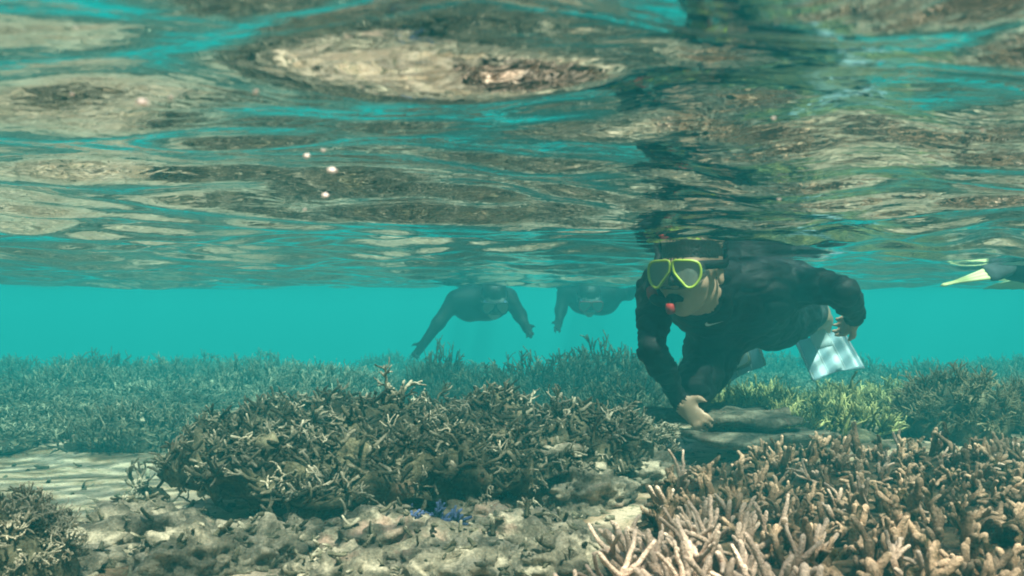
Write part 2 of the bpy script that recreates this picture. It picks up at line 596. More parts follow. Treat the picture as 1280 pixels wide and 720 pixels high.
zones = [
    ("finger_coral", "pale pinkish finger coral splaying out at the left tip of the near thicket", lambda x, y: x < 0.36 and y < 1.45, FINGERP),
    ("finger_coral", "brown finger coral in the front right corner of the near thicket", lambda x, y: x >= 0.36 and y < 1.36, None),
    ("finger_coral", "knobbly brown finger coral along the back of the near thicket, below the swimmer", lambda x, y: y >= 1.36 and x < 0.98, None),
    ("finger_coral", "brown finger coral at the back right of the near thicket, under the olive bush", lambda x, y: True, None),
]
pts = poisson(THICK, 0.0335, 20000)
roots = []
buckets = [[] for _ in zones]
for (x, y) in pts:
    for i, zn in enumerate(zones):
        if zn[2](x, y):
            buckets[i].append((x, y)); break
for zn, bk in zip(zones, buckets):
    cx = sum(p[0] for p in bk) / len(bk); cy = sum(p[1] for p in bk) / len(bk)
    root = empty(zn[0], (cx, cy, -0.58), zn[1], "coral", "near finger corals")
    # base sheet of this colony, following the feet of its branches
    gx = np.arange(min(p[0] for p in bk) - 0.03, max(p[0] for p in bk) + 0.05, 0.025)
    gy = np.arange(min(p[1] for p in bk) - 0.03, max(p[1] for p in bk) + 0.05, 0.025)
    vv, ids, ff = [], {}, []
    for i, x in enumerate(gx):
        for j, y in enumerate(gy):
            if min((x - p[0]) ** 2 + (y - p[1]) ** 2 for p in bk) < 0.05 ** 2:
                ids[(i, j)] = len(vv)
                vv.append(Vector((x - cx, y - cy, thick_z(x, y) + 0.58 - 0.004)))
    top = len(vv)
    for k in range(top):
        vv.append(Vector((vv[k].x * 0.97, vv[k].y * 0.97, -0.03)))
    edge = {}
    for (i, j), k in ids.items():
        q = [ids.get((i, j)), ids.get((i + 1, j)), ids.get((i + 1, j + 1)), ids.get((i, j + 1))]
        if None not in q:
            ff.append(q); ff.append([a + top for a in q[::-1]])
            for a, b_ in zip(q, q[1:] + q[:1]):
                edge[(a, b_)] = 1
    for (a, b_) in edge:
        if (b_, a) not in edge:
            ff.append([b_, a, a + top, b_ + top])
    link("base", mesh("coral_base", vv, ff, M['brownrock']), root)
    bk.sort(key=lambda p: p[1])
    extra = Tubes()
    for q, (x, y) in enumerate(bk):
        lx = -0.5 * max(0, 1 - (x - (0.06 + 0.17 * (y - 0.7))) / 0.22)
        d = Vector((lx + random.gauss(0, 0.30), -0.12 + random.gauss(0, 0.30) - 0.15 * max(0, 1.0 - y), 1.0))
        kinds = zn[3] or (FINGERP if random.random() < 0.10 + 0.5 * max(0, 0.5 - x) else FINGER)
        s = random.uniform(0.72, 1.2) * (1.0 if y < 1.4 else 0.86)
        if zn[3] is None and random.random() < 0.35: s *= 0.75
        m4 = Matrix.Translation((x - cx, y - cy, thick_z(x, y) + 0.58)) @ orient(d, random.uniform(0, 6.28), s)
        link("branch", random.choice(kinds), root, M4=m4)


# ------------------------------------------------------------------ coral colonies of any kind
def colony(name, label, cat, group, x, y, rad, h, n, kinds, basem, seed, lean=0.9, smin=0.7, smax=1.2, z=None, sub=3, stuff=0, basez=0.5):
    gz = float(seabed_h(x, y)) if z is None else z
    root = empty(name, (x, y, gz), label, cat, group)
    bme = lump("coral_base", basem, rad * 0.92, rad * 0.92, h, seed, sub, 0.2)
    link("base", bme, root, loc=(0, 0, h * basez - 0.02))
    bvh = BVHTree.FromPolygons([v.co + Vector((0, 0, h * basez - 0.02)) for v in bme.vertices], [list(p.vertices) for p in bme.polygons])
    for k in range(n):
        a = random.uniform(0, 6.283); sp = random.uniform(0.12, 1.0); cp = math.sqrt(1 - sp * sp)
        u_ = Vector((math.cos(a) * cp * rad, math.sin(a) * cp * rad, sp * h)).normalized()
        hit = bvh.ray_cast(u_ * 3 + Vector((0, 0, h * basez - 0.02)), -u_)
        if hit[0] is None: continue
        px_, py_, pz = hit[0] - hit[1] * 0.004
        d = hit[1] * 0.8 + Vector((random.gauss(0, 0.25) + px_ / rad * lean * 0.3, random.gauss(0, 0.25) + py_ / rad * lean * 0.3, 0.55))
        link("branch", random.choice(kinds), root, M4=Matrix.Translation((px_, py_, pz)) @ orient(d, random.uniform(0, 6.28), random.uniform(smin, smax)))
    return root


def thicket_mesh(name, m, rad, h, n, L, r, wob=0.25, depth=1, forks=(2, 3), sides=4, lean=0.7):
    t = Tubes()
    for _ in range(n):
        a = random.uniform(0, 6.283); q = math.sqrt(random.random())
        x, y = rad * q * math.cos(a), rad * q * math.sin(a)
        z = h * (1 - q * q) * random.uniform(0.4, 1.0)
        t.grow((x, y, z), (q * math.cos(a) * lean + random.gauss(0, 0.35), q * math.sin(a) * lean + random.gauss(0, 0.35), 0.9), L * random.uniform(0.6, 1.3), r, depth, sides, wob, forks, 0.15, 1.0, 0.55)
    return t.mesh(name, m)


FARB = [thicket_mesh("branching_mass", M['far'], 0.38, 0.13, 230, 0.08, 0.0058, 0.36) for _ in range(5)]
DARKB = [thicket_mesh("dark_branching_mass", M['dark'], 0.34, 0.22, 240, 0.085, 0.006) for _ in range(4)]
GREENB = [thicket_mesh("green_branching_mass", M['green'], 0.30, 0.10, 120, 0.085, 0.0058) for _ in range(4)]
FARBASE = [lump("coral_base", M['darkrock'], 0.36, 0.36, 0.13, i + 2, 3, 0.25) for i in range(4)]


def far_colony(x, y, s, sz, kinds, name, label, group, lift=0.0):
    root = empty(name, (x, y, float(seabed_h(x, y)) + lift), label, "coral", group)
    a = random.uniform(0, 6.28)
    m4 = Matrix.Rotation(a, 4, 'Z') @ Matrix.Diagonal((s, s, sz, 1))
    link("base", random.choice(FARBASE), root, M4=m4 @ Matrix.Diagonal((0.85, 0.85, 0.6, 1)))
    o = link("branches", random.choice(kinds), root, M4=m4)
    o['kind'] = 'stuff'
    return root


# far left ridge
for (x, y) in poisson([(-3.4, 3.35), (-1.45, 3.15), (-0.7, 3.9), (-0.4, 5.6), (-0.3, 9.2), (-6.6, 9.4), (-5.6, 6.0)], 0.47, 1800):
    far_colony(x, y, random.uniform(0.95, 1.4) * min(1.0, 0.35 + 0.1 * y), random.choice((0.45, 0.6, 0.75, 0.9, 1.35)) * min(1.0, 0.2 + 0.13 * y), FARB, "staghorn_coral",
               "teal branching coral in the front rows of the far left ridge, behind the sand" if y < 4.8 else "faint hazy branching coral along the skyline of the far left ridge", "corals on the far left ridge")
# dark hump in the middle distance
for (px_, Y_, s, sz) in [(550, 4.5, 0.55, 0.66), (610, 4.3, 0.8, 0.5), (655, 4.5, 0.9, 0.62), (705, 4.3, 1.0, 0.70), (745, 4.6, 1.0, 0.82), (790, 4.4, 0.9, 0.78), (640, 3.7, 0.8, 0.4), (720, 3.6, 0.9, 0.5), (775, 3.5, 0.8, 0.5), (560, 3.9, 0.8, 0.42)]:
    p = P(px_, 460, Y_)
    far_colony(p.x, p.y, s * 1.05, sz * (1.25 + 0.35 * (Y_ - 3.4)), DARKB, "staghorn_coral", "tall dark thicket coral on the crest of the hump behind the centre mound" if Y_ > 4 else "low dark thicket coral at the foot of the hump, just behind the centre mound", "dark corals behind the centre mound")
# far right ridge
for (x, y) in poisson([(0.7, 4.9), (1.6, 4.2), (3.2, 3.7), (6.4, 9.2), (0.4, 9.2)], 0.58, 1200):
    far_colony(x, y, random.uniform(0.95, 1.4), random.choice((0.5, 0.65, 0.8, 1.3)), FARB, "staghorn_coral",
               "hazy branching coral on the far right ridge, just beyond the olive bushes" if y < 5.6 else "faint branching coral along the skyline behind the near swimmer and olive bushes", "corals on the far right ridge")
# yellow-green staghorn field behind the near swimmer
gi = 0
for (px_, py_, Y_, rad) in [(935, 500, 3.1, 0.17), (985, 505, 2.95, 0.17), (1030, 512, 2.75, 0.18), (1085, 508, 2.85, 0.15), (1050, 490, 3.2, 0.18), (1000, 485, 3.45, 0.2), (945, 480, 3.6, 0.2), (1085, 480, 3.5, 0.2), (1110, 500, 3.0, 0.16), (905, 490, 3.4, 0.17), (1130, 490, 3.3, 0.17), (960, 520, 2.7, 0.13)]:
    p = P(px_, py_, Y_)
    colony("staghorn_coral", "yellow green staghorn coral in the patch beneath the blue fins", "coral", "yellow green corals behind the swimmer",
           p.x, p.y, rad, 0.055, 44, GREEN, M['darkrock'], gi, 0.8, 0.6, 1.0)
    gi += 1
for (x, y) in poisson([(0.75, 3.7), (1.7, 3.3), (1.8, 4.4), (0.7, 4.5)], 0.34, 300):
    far_colony(x, y, random.uniform(0.8, 1.1), random.uniform(0.6, 0.9), GREENB, "staghorn_coral",
               "small pale green branching coral in the field behind the yellow green patch", "pale green corals behind the patch")
colony("bushy_coral", "olive brown bushy coral standing tall at right behind the near thicket", "coral", None,
       *P(1195, 490, 2.75).to_tuple()[:2], 0.17, 0.115, 190, OLIVE, M['darkrock'], 31, 0.9, 0.5, 0.85)
colony("bushy_coral", "olive brown bushy coral cut by the right edge of the frame", "coral", None,
       *P(1300, 490, 2.9).to_tuple()[:2], 0.17, 0.10, 150, OLIVE, M['darkrock'], 32, 0.9, 0.5, 0.85)

# ------------------------------------------------------------------ centre mound
MC = Vector((-0.27, 2.10, -0.50))
mound = empty("coral_mound", (MC.x, MC.y, -0.60), "wide dark mound of tangled algae covered coral in the centre, overhanging the rocks", "coral mound")
mz = 0.098


def mound_mesh():
    bm = bmesh.new()
    bmesh.ops.create_icosphere(bm, subdivisions=6, radius=1.0)
    vv = []
    for v in bm.verts:
        p = v.co.copy()
        a = math.atan2(p.y, p.x)
        d = 1 + 0.10 * math.sin(3 * a + 0.6) + 0.06 * math.sin(5 * a + 2) + 0.16 * fbm(p, 2.0, 3) + 0.06 * fbm(p, 6.0, 4)
        q = p * d
        if q.z > 0: q.z = q.z ** 0.7 * 0.8
        else:
            k = 1 - 0.42 * min(1, -q.z * 1.5)
            q.x *= k; q.y *= k
        vv.append(Vector((q.x * 0.53, q.y * 0.46, q.z * 0.115 + mz + 0.055 * fbm(p * 2.2, 3.0, 3) * (1 if p.z > 0 else 0.4))))
    fs = [[v.index for v in f.verts] for f in bm.faces]
    bm.free()
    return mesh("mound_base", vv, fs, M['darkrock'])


mme = mound_mesh()
link("base", mme, mound)
mb = BVHTree.FromPolygons([v.co for v in mme.vertices], [list(p.vertices) for p in mme.polygons])


def on_mound():
    while True:
        a = random.uniform(0, 6.283)
        q = math.sqrt(random.random())
        x, y = 0.64 * q * math.cos(a), 0.54 * q * math.sin(a)
        hit = mb.ray_cast(Vector((x, y, 2)), Vector((0, 0, -1)))
        if hit[0] is not None:
            return hit[0], hit[1], q


cnt = 0
while cnt < 230:
    h, nrm, q = on_mound()
    d = nrm * 0.6 + Vector((h.x * 0.9, h.y * 0.9, 0.5)) + Vector((random.gauss(0, 0.5), random.gauss(0, 0.5), random.gauss(0, 0.25)))
    link("branch", random.choice(TANGLE), mound, M4=Matrix.Translation(h - nrm * 0.004) @ orient(d, random.uniform(0, 6.28), random.uniform(0.6, 1.15)))
    cnt += 1
# branches of the front rim, hanging over the dark hollow
for k in range(60):
    a = random.uniform(math.pi * 0.92, math.pi * 2.08)
    d = Vector((math.cos(a), math.sin(a), 0))
    hit = mb.ray_cast(Vector((0, 0, mz + random.uniform(-0.03, 0.05))) + d * 2, -d)
    if hit[0] is None: continue
    dd = d + Vector((random.gauss(0, 0.5), random.gauss(0, 0.3), random.gauss(0.15, 0.4)))
    link("branch", random.choice(TANGLE), mound, M4=Matrix.Translation(hit[0] - d * 0.008) @ orient(dd, random.uniform(0, 6.28), random.uniform(0.5, 0.95)))
# the countless broken bits between them
tb = Tubes()
for k in range(5200):
    h, nrm, q = on_mound()
    d = Vector((random.gauss(0, 1), random.gauss(0, 1), random.gauss(0.25, 0.5)))
    L = random.uniform(0.014, 0.042)
    r = random.uniform(0.0025, 0.0055)
    t0 = random.choice((0.1, 0.4, 0.7, 1.0))
    tb.grow(h + nrm * random.uniform(0, 0.012), d, L, r, 0, 5, 0.3, 0, t0 * 0.6, t0)
o = link("rubble", tb.mesh("broken_branches", M['mound']), mound)
o['kind'] = 'stuff'


def slab(name, m, rx, ry, th, seed, n=22):
    """broken plate: ragged outline, thick edge, uneven top"""
    vv, ff = [], []
    rr = [1 + 0.55 * fbm((math.cos(2 * math.pi * k / n) * 1.3, math.sin(2 * math.pi * k / n) * 1.3, seed * 2.3), 1.5, 5) for k in range(n)]
    rings = [(0.0, 1, 1), (0.55, 1, 1), (0.93, 1, 1), (1.0, 0.6, 1), (1.0, -0.4, 1), (0.9, -1, 1), (0.5, -1, 1), (0, -1, 1)]
    idx = []
    for (q, z, _) in rings:
        row = []
        for k in range(n):
            a = 2 * math.pi * k / n
            x, y = rx * rr[k] * q * math.cos(a), ry * rr[k] * q * math.sin(a)
            row.append(len(vv))
            vv.append(Vector((x, y, z * th * 0.5 * (1.0 + 0.7 * fbm((x * 9, y * 9, seed + 5), 1.0, 3)) + 0.018 * fbm((x * 16, y * 16, seed), 1.0, 4))))
        idx.append(row)
    for a, b_ in zip(idx, idx[1:]):
        for k in range(n):
            ff.append((a[k], b_[k], b_[(k + 1) % n], a[(k + 1) % n]))
    return mesh(name, vv, ff, m)


for i, (px_, py_, Y_, rx, rot, ti) in enumerate([(325, 592, 1.72, 0.085, 0.3, 0.25), (265, 545, 1.95, 0.05, 1.0, 0.2), (495, 570, 1.80, 0.06, -0.4, 0.3), (585, 520, 2.2, 0.06, 0.6, 0.15), (430, 605, 1.66, 0.05, 0.9, -0.3), (690, 560, 1.95, 0.06, 0.2, 0.2)]):
    p = P(px_, py_, Y_) - Vector(mound.location)
    link("plate_fragment", slab("plate_fragment", M['rock'], rx, rx * 0.7, 0.014, i), mound, M4=Matrix.Translation(p) @ Matrix.Rotation(rot, 4, 'Z') @ Matrix.Rotation(ti, 4, 'X'))

# ------------------------------------------------------------------ foreground rocks
ROCKB = []
ROCKS = [
    # px, py(of centre), Y, rx, ry, rz, flat, label
    (60, 712, 1.42, 0.13, 0.12, 0.045, "low pale rock at the bottom left corner, right of the brown clump"),
    (165, 690, 1.55, 0.12, 0.11, 0.055, "pale lumpy rock at the bottom left, beside the sandy patch"),
    (240, 706, 1.42, 0.09, 0.09, 0.045, "small rounded pale rock on the bottom edge left of the centre mound"),
    (320, 694, 1.50, 0.09, 0.09, 0.04, "pale rock on the bottom edge just below the dark hollow of the mound"),
    (395, 672, 1.60, 0.10, 0.10, 0.045, "encrusted rock wedged under the front of the centre mound"),
    (470, 676, 1.55, 0.11, 0.10, 0.05, "broad mottled rock below the blue coral"),
    (430, 716, 1.36, 0.09, 0.08, 0.035, "flat pale rock on the bottom edge in the left centre"),
    (560, 690, 1.46, 0.12, 0.11, 0.045, "mottled green rock on the bottom edge below the blue coral"),
    (655, 665, 1.58, 0.12, 0.12, 0.055, "smooth pale boulder between the centre mound and the near thicket"),
    (600, 640, 1.70, 0.08, 0.08, 0.05, "grey green rock right of the blue coral, under the mound"),
    (700, 690, 1.45, 0.08, 0.09, 0.04, "dark green rock beside the pale tips of the near thicket"),
    (735, 600, 1.95, 0.12, 0.10, 0.05, "pale flat rock at the right foot of the centre mound"),
    (800, 580, 2.12, 0.11, 0.09, 0.035, "pale sandy ledge between the mound and the near thicket"),
]
for i, (px_, py_, Y_, rx, ry, rz, lb) in enumerate(ROCKS):
    p = P(px_, py_, Y_)
    z = float(seabed_h(p.x, p.y))
    o = link("rock", lump("rock", M['rock'], rx, ry, rz + 0.03, i + 40, 5, 0.34, 0.35, 0, 3.2), loc=(p.x, p.y, max(p.z - rz * 0.7, z + 0.0)))
    o.rotation_euler = (0, 0, random.uniform(0, 6.28))
    tag(o, lb, "rock", "pale rocks in the foreground")
    mw = Matrix.Translation(o.location) @ o.rotation_euler.to_matrix().to_4x4()
    ROCKB.append(BVHTree.FromPolygons([mw @ v_.co for v_ in o.data.vertices], [list(q_.vertices) for q_ in o.data.polygons]))
# flat ledges by the swimmer's hand
for i, (px_, py_, Y_, rx, ry, th, lb) in enumerate([
        (905, 520, 2.45, 0.20, 0.17, 0.045, "flat pale ledge beside the swimmer's hand with a dark slot beneath"),
        (965, 546, 2.28, 0.17, 0.12, 0.03, "lower sandy slab in front of the flat ledge, behind the near thicket")]):
    p = P(px_, py_, Y_)
    o = link("rock_ledge", slab("rock_ledge", M['ledge'], rx, ry, th * 0.6, 20 + i, 40), loc=p)
    tag(o, lb, "ledge")
# scattered loose rubble on the bottom
rb = Tubes()
for k in range(1500):
    y = random.uniform(1.15, 3.6)
    x = random.uniform(-0.75, 0.62) * y
    z = float(seabed_h(x, y))
    if x > 0.05 + 0.17 * (y - 0.7) and y < 2.1: continue
    if x < -0.42 * y + 0.12 and y > 1.8 and random.random() < 0.75: continue
    rb.grow((x, y, z + 0.002), (random.gauss(0, 1), random.gauss(0, 1), random.gauss(0.1, 0.3)), random.uniform(0.015, 0.05), random.uniform(0.003, 0.008), 0, 5, 0.3, 0, 0.4, random.uniform(0.5, 1.0))
for k in range(1100):
    y = random.uniform(1.2, 2.2); x = random.uniform(-0.60, 0.12) * y
    top = float(seabed_h(x, y)); nr = Vector((0, 0, 1)); ok = False
    for bv in ROCKB:
        hit = bv.ray_cast(Vector((x, y, 1)), Vector((0, 0, -1)))
        if hit[0] is not None and hit[0].z > top:
            top = hit[0].z; nr = hit[1]; ok = True
    if not ok: continue
    big = random.random()
    d = Vector((random.gauss(0, 1), random.gauss(0, 1), random.gauss(0.2, 0.35)))
    rb.grow((x, y, top + 0.001), d, random.uniform(0.008, 0.028) * (1.8 if big > 0.92 else 1), random.uniform(0.0018, 0.0045) * (1.5 if big > 0.92 else 1), 0 if big < 0.8 else 1, 5, 0.35, (1, 2), random.uniform(0.0, 0.5), random.uniform(0.4, 1.0))
tag(link("coral_rubble", rb.mesh("coral_rubble", M['mound'])), "broken coral bits strewn over the sandy bottom", "rubble", kind='stuff')

# blue coral
p = P(538, 640, 1.60)
BLUE = branch_set("blue_branch", 5, M['blue'], 0.032, 0.0042, 1, 6, 0.25, (2, 3), 0.3)
root = empty("blue_coral", (p.x, p.y, p.z - 0.02), "small blue branching coral under the front of the centre mound", "coral")
for k in range(24):
    a = random.uniform(0, 6.28); rr = random.uniform(0, 0.045)
    link("branch", random.choice(BLUE), root, M4=Matrix.Translation((rr * math.cos(a) * 1.3, rr * math.sin(a), 0)) @ orient((math.cos(a) * 0.8 + 0.4, math.sin(a) * 0.8 - 0.3, 0.7), a, random.uniform(0.7, 1.1)))
link("base", lump("coral_base", M['darkrock'], 0.05, 0.04, 0.03, 5, 3), root, loc=(0, 0, -0.02))

# bottom-left clump and pale stick coral at the edge of the mound
colony("coral_clump", "brown mottled coral clump in the bottom left corner", "coral", None, *P(12, 700, 1.27).to_tuple()[:2], 0.090, 0.095, 230,
       TANGLE, M['darkrock'], 77, 0.9, 0.35, 0.62)
colony("coral_clump", "thin bare branching coral at the left tip of the centre mound", "coral", None, *P(192, 590, 2.15).to_tuple()[:2], 0.045, 0.05, 9,
       TANGLE, M['darkrock'], 78, 1.0, 0.9, 1.5)
colony("coral_clump", "tangle of thin twigs at the right foot of the centre mound", "coral", None, *P(775, 565, 2.25).to_tuple()[:2], 0.13, 0.09, 60,
       TANGLE, M['darkrock'], 79, 0.9, 0.7, 1.2)


# ------------------------------------------------------------------ swimmers: one continuous surface per body
class Sdf:
    def __init__(s):
        s.p = []

    def cap(s, a, b_, ra, rb_, tg=0, k=0.03):
        s.p.append(('c', np.array(a, float), np.array(b_, float), ra, rb_, tg, k))

    def ell(s, c, r, rot=None, tg=0, k=0.03):
        s.p.append(('e', np.array(c, float), np.array(r, float), np.array(rot if rot is not None else Matrix.Identity(3), float), None, tg, k))

    def chain(s, pts, rad, tg=0, k=0.03):
        for i in range(len(pts) - 1):
            s.cap(pts[i], pts[i + 1], rad[i], rad[i + 1], tg[i] if isinstance(tg, (list, tuple)) else tg, k)

    def build(s, res):
        lo, hi = [], []
        for q in s.p:
            if q[0] == 'c':
                m = max(q[3], q[4]); lo.append(np.minimum(q[1], q[2]) - m); hi.append(np.maximum(q[1], q[2]) + m)
            else:
                m = max(q[2]); lo.append(q[1] - m); hi.append(q[1] + m)
        s.lo = np.min(lo, 0) - 0.03
        s.n = np.ceil((np.max(hi, 0) + 0.03 - s.lo) / res).astype(int) + 1
        D = np.full(s.n, 1.0, np.float32); T = np.zeros(s.n, np.int8); B = np.full(s.n, 9.0, np.float32)
        ax = [s.lo[i] + res * np.arange(s.n[i]) for i in range(3)]
        for q, l, h in zip(s.p, lo, hi):
            i0 = np.maximum(((l - 0.05 - s.lo) / res).astype(int), 0)
            i1 = np.minimum(((h + 0.05 - s.lo) / res).astype(int) + 2, s.n)
            sl_ = tuple(slice(a, b_) for a, b_ in zip(i0, i1))
            G = np.stack(np.meshgrid(*[ax[i][sl_[i]] for i in range(3)], indexing='ij'), -1)
            if q[0] == 'c':
                ab = q[2] - q[1]
                t = np.clip(((G - q[1]) @ ab) / max(ab @ ab, 1e-9), 0, 1)
                d = np.linalg.norm(G - q[1] - t[..., None] * ab, axis=-1) - (q[3] + (q[4] - q[3]) * t)
            else:
                L = (G - q[1]) @ q[3]
                k0 = np.linalg.norm(L / q[2], axis=-1); k1 = np.linalg.norm(L / q[2] ** 2, axis=-1)
                d = k0 * (k0 - 1) / np.maximum(k1, 1e-6)
            a = D[sl_]; k = q[6]
            hh = np.maximum(k - np.abs(a - d), 0) / k
            D[sl_] = np.minimum(a, d) - hh * hh * k * 0.25
            bb = B[sl_]; tt = T[sl_]
            mk = d < bb
            tt[mk] = q[5]; bb[mk] = d[mk]
        # surface nets
        S = D < 0
        c8 = [(i, j, k) for i in (0, 1) for j in (0, 1) for k in (0, 1)]
        sub = lambda A, o: A[o[0]:A.shape[0] - 1 + o[0], o[1]:A.shape[1] - 1 + o[1], o[2]:A.shape[2] - 1 + o[2]]
        cn = sum(sub(S, o).astype(np.int8) for o in c8)
        act = np.argwhere((cn > 0) & (cn < 8))
        vals = np.stack([D[act[:, 0] + o[0], act[:, 1] + o[1], act[:, 2] + o[2]] for o in c8], 1)
        pos = np.zeros((len(act), 3)); w = np.zeros(len(act))
        for a in range(8):
            for b_ in range(a + 1, 8):
                oa, ob = np.array(c8[a]), np.array(c8[b_])
                if np.abs(oa - ob).sum() != 1: continue
                va, vb = vals[:, a], vals[:, b_]
                m = (va < 0) != (vb < 0)
                t = np.where(m, va / np.where(m, va - vb, 1), 0)
                pos += np.where(m[:, None], oa + t[:, None] * (ob - oa), 0); w += m
        pos = s.lo + res * (act + pos / w[:, None])
        tg = T[act[:, 0], act[:, 1], act[:, 2]]
        idx = np.full(np.array(S.shape) - 1, -1, int)
        idx[act[:, 0], act[:, 1], act[:, 2]] = np.arange(len(act))
        F = []
        for axn in range(3):
            A = np.take(S, range(S.shape[axn] - 1), axn); Bq = np.take(S, range(1, S.shape[axn]), axn)
            e = np.argwhere(A != Bq)
            u, w_ = [(1, 2), (2, 0), (0, 1)][axn]
            e = e[(e[:, u] > 0) & (e[:, w_] > 0) & (e[:, u] < S.shape[u] - 1) & (e[:, w_] < S.shape[w_] - 1)]
            du = np.eye(3, dtype=int)[u]; dw = np.eye(3, dtype=int)[w_]
            q = np.stack([idx[tuple((e - du - dw).T)], idx[tuple((e - dw).T)], idx[tuple(e.T)], idx[tuple((e - du).T)]], 1)
            flip = ~A[tuple(e.T)]
            q[flip] = q[flip][:, ::-1]
            F.append(q)
        F = np.concatenate(F)
        # light smoothing
        for _ in range(2):
            acc = np.zeros_like(pos); n_ = np.zeros(len(pos))
            for i in range(4):
                np.add.at(acc, F[:, i], pos[F[:, (i + 1) % 4]]); np.add.at(acc, F[:, (i + 1) % 4], pos[F[:, i]])
                np.add.at(n_, F[:, i], 1); np.add.at(n_, F[:, (i + 1) % 4], 1)
            pos = pos * 0.5 + 0.5 * acc / n_[:, None]
        return pos, F, tg[F[:, 0]]


def V(*a): return Vector(a)


def frame(fwd, up):
    f = Vector(fwd).normalized()
    r = f.cross(Vector(up)).normalized()       # swimmer's right
    u = r.cross(f).normalized()
    return r, u, f


def hand(s, wrist, d, nrm, thumb_side, curl=0.5, sc_=1.0, tg=1):
    """palm, four fingers of different length with two bends, thumb from the side near the wrist"""
    d = Vector(d).normalized(); nrm = Vector(nrm); nrm = (nrm - d * nrm.dot(d)).normalized()
    side = d.cross(nrm).normalized() * thumb_side
    w = Vector(wrist)
    rot = Matrix((side, d, nrm)).transposed()
    s.cap(w - d * 0.03, w + d * 0.02, 0.024 * sc_, 0.025 * sc_, tg, 0.02)
    s.ell(w + d * 0.052 * sc_, (0.040 * sc_, 0.052 * sc_, 0.016 * sc_), rot, tg, 0.015)
    for i, (off, L) in enumerate(((0.030, 0.068), (0.011, 0.078), (-0.009, 0.072), (-0.028, 0.056))):
        b0 = w + d * 0.088 * sc_ + side * off * sc_
        dd = (d + side * off * 1.5).normalized()
        b1 = b0 + (dd * math.cos(curl * 0.5) - nrm * -math.sin(curl * 0.5)) * L * 0.5 * sc_
        b2 = b1 + (dd * math.cos(curl * 1.5) + nrm * math.sin(curl * 1.5)) * L * 0.5 * sc_
        s.chain([b0, b1, b2], [0.0095 * sc_, 0.0088 * sc_, 0.0072 * sc_], tg, 0.006)
    t0 = w + d * 0.03 * sc_ + side * 0.028 * sc_
    t1 = t0 + (d * 0.6 + side * 0.8).normalized() * 0.036 * sc_
    t2 = t1 + (d * 0.9 + side * 0.3 + nrm * 0.3).normalized() * 0.03 * sc_
    s.chain([t0, t1, t2], [0.013 * sc_, 0.0105 * sc_, 0.008 * sc_], tg, 0.01)


def head(s, c, fwd, up, k=1.0):
    """c: centre of the head at eye height"""
    r, u, f = frame(fwd, up)
    rot = Matrix((r, u, f)).transposed()
    L = lambda a, b_, d: Vector(c) + (r * a + u * b_ + f * d) * k
    E = lambda p, q, tg=1, kk=0.02: s.ell(L(*p), Vector(q) * k, rot, tg, kk)
    E((0, 0.035, -0.005), (0.076, 0.082, 0.095))
    E((0, 0.054, -0.006), (0.079, 0.078, 0.101), 2, 0.006)            # hair
    E((0, -0.02, 0.045), (0.064, 0.075, 0.050))
    E((0, -0.065, 0.040), (0.050, 0.045, 0.048))                       # jaw
    E((0, -0.098, 0.066), (0.024, 0.018, 0.020))                       # chin
    E((0, 0.022, 0.080), (0.055, 0.012, 0.014), 1, 0.02)               # brow
    s.cap(L(0, 0.005, 0.090), L(0, -0.030, 0.112), 0.010 * k, 0.014 * k, 1, 0.012)
    E((0, -0.066, 0.088), (0.024, 0.008, 0.010), 1, 0.008)             # lips
    for sg in (-1, 1):
        E((0.045 * sg, -0.028, 0.068), (0.022, 0.022, 0.022))          # cheek
        E((0.079 * sg, -0.008, -0.004), (0.008, 0.031, 0.019), 1, 0.006)   # ear
        E((0.084 * sg, -0.024, 0.000), (0.007, 0.011, 0.010), 1, 0.006)
    return L, (r, u, f)


def tube_mesh(name, pts, rad, m, n=8, closed=False):
    pts = [Vector(p) for p in pts]
    vv, ff = [], []
    k = len(pts)
    pn = None
    for i, p in enumerate(pts):
        a_ = pts[(i - 1) % k] if closed else pts[max(i - 1, 0)]
        b_ = pts[(i + 1) % k] if closed else pts[min(i + 1, k - 1)]
        d = (b_ - a_).normalized()
        if pn is None: pn = d.orthogonal().normalized()
        pn = (pn - d * pn.dot(d)).normalized()
        q = d.cross(pn)
        r = rad[i] if isinstance(rad, (list, tuple)) else rad
        for j in range(n):
            th = 2 * math.pi * j / n
            vv.append(p + (pn * math.cos(th) + q * math.sin(th)) * r)
    for i in range(k if closed else k - 1):
        i2 = (i + 1) % k
        for j in range(n):
            ff.append((i * n + j, i * n + (j + 1) % n, i2 * n + (j + 1) % n, i2 * n + j))
    if not closed:
        ff.append(tuple(range(n))[::-1]); ff.append(tuple((k - 1) * n + j for j in range(n)))
    return mesh(name, vv, ff, m)


def spline(pts, n=6, closed=False):
    pts = [Vector(p) for p in pts]
    k = len(pts); out = []
    for i in range(k if closed else k - 1):
        g = (lambda j: pts[j % k]) if closed else (lambda j: pts[min(max(j, 0), k - 1)])
        a, b_, c_, d = g(i - 1), g(i), g(i + 1), g(i + 2)
        for q in range(n):
            t = q / n
            out.append(0.5 * ((2 * b_) + (c_ - a) * t + (2 * a - 5 * b_ + 4 * c_ - d) * t * t + (3 * b_ - a - 3 * c_ + d) * t ** 3))
    if not closed: out.append(pts[-1])
    return out


LENS = [(0.007, 0.036), (0.035, 0.038), (0.062, 0.036), (0.079, 0.027), (0.084, 0.004), (0.079, -0.020), (0.064, -0.039), (0.046, -0.041), (0.030, -0.024), (0.015, -0.006), (0.007, 0.008)]


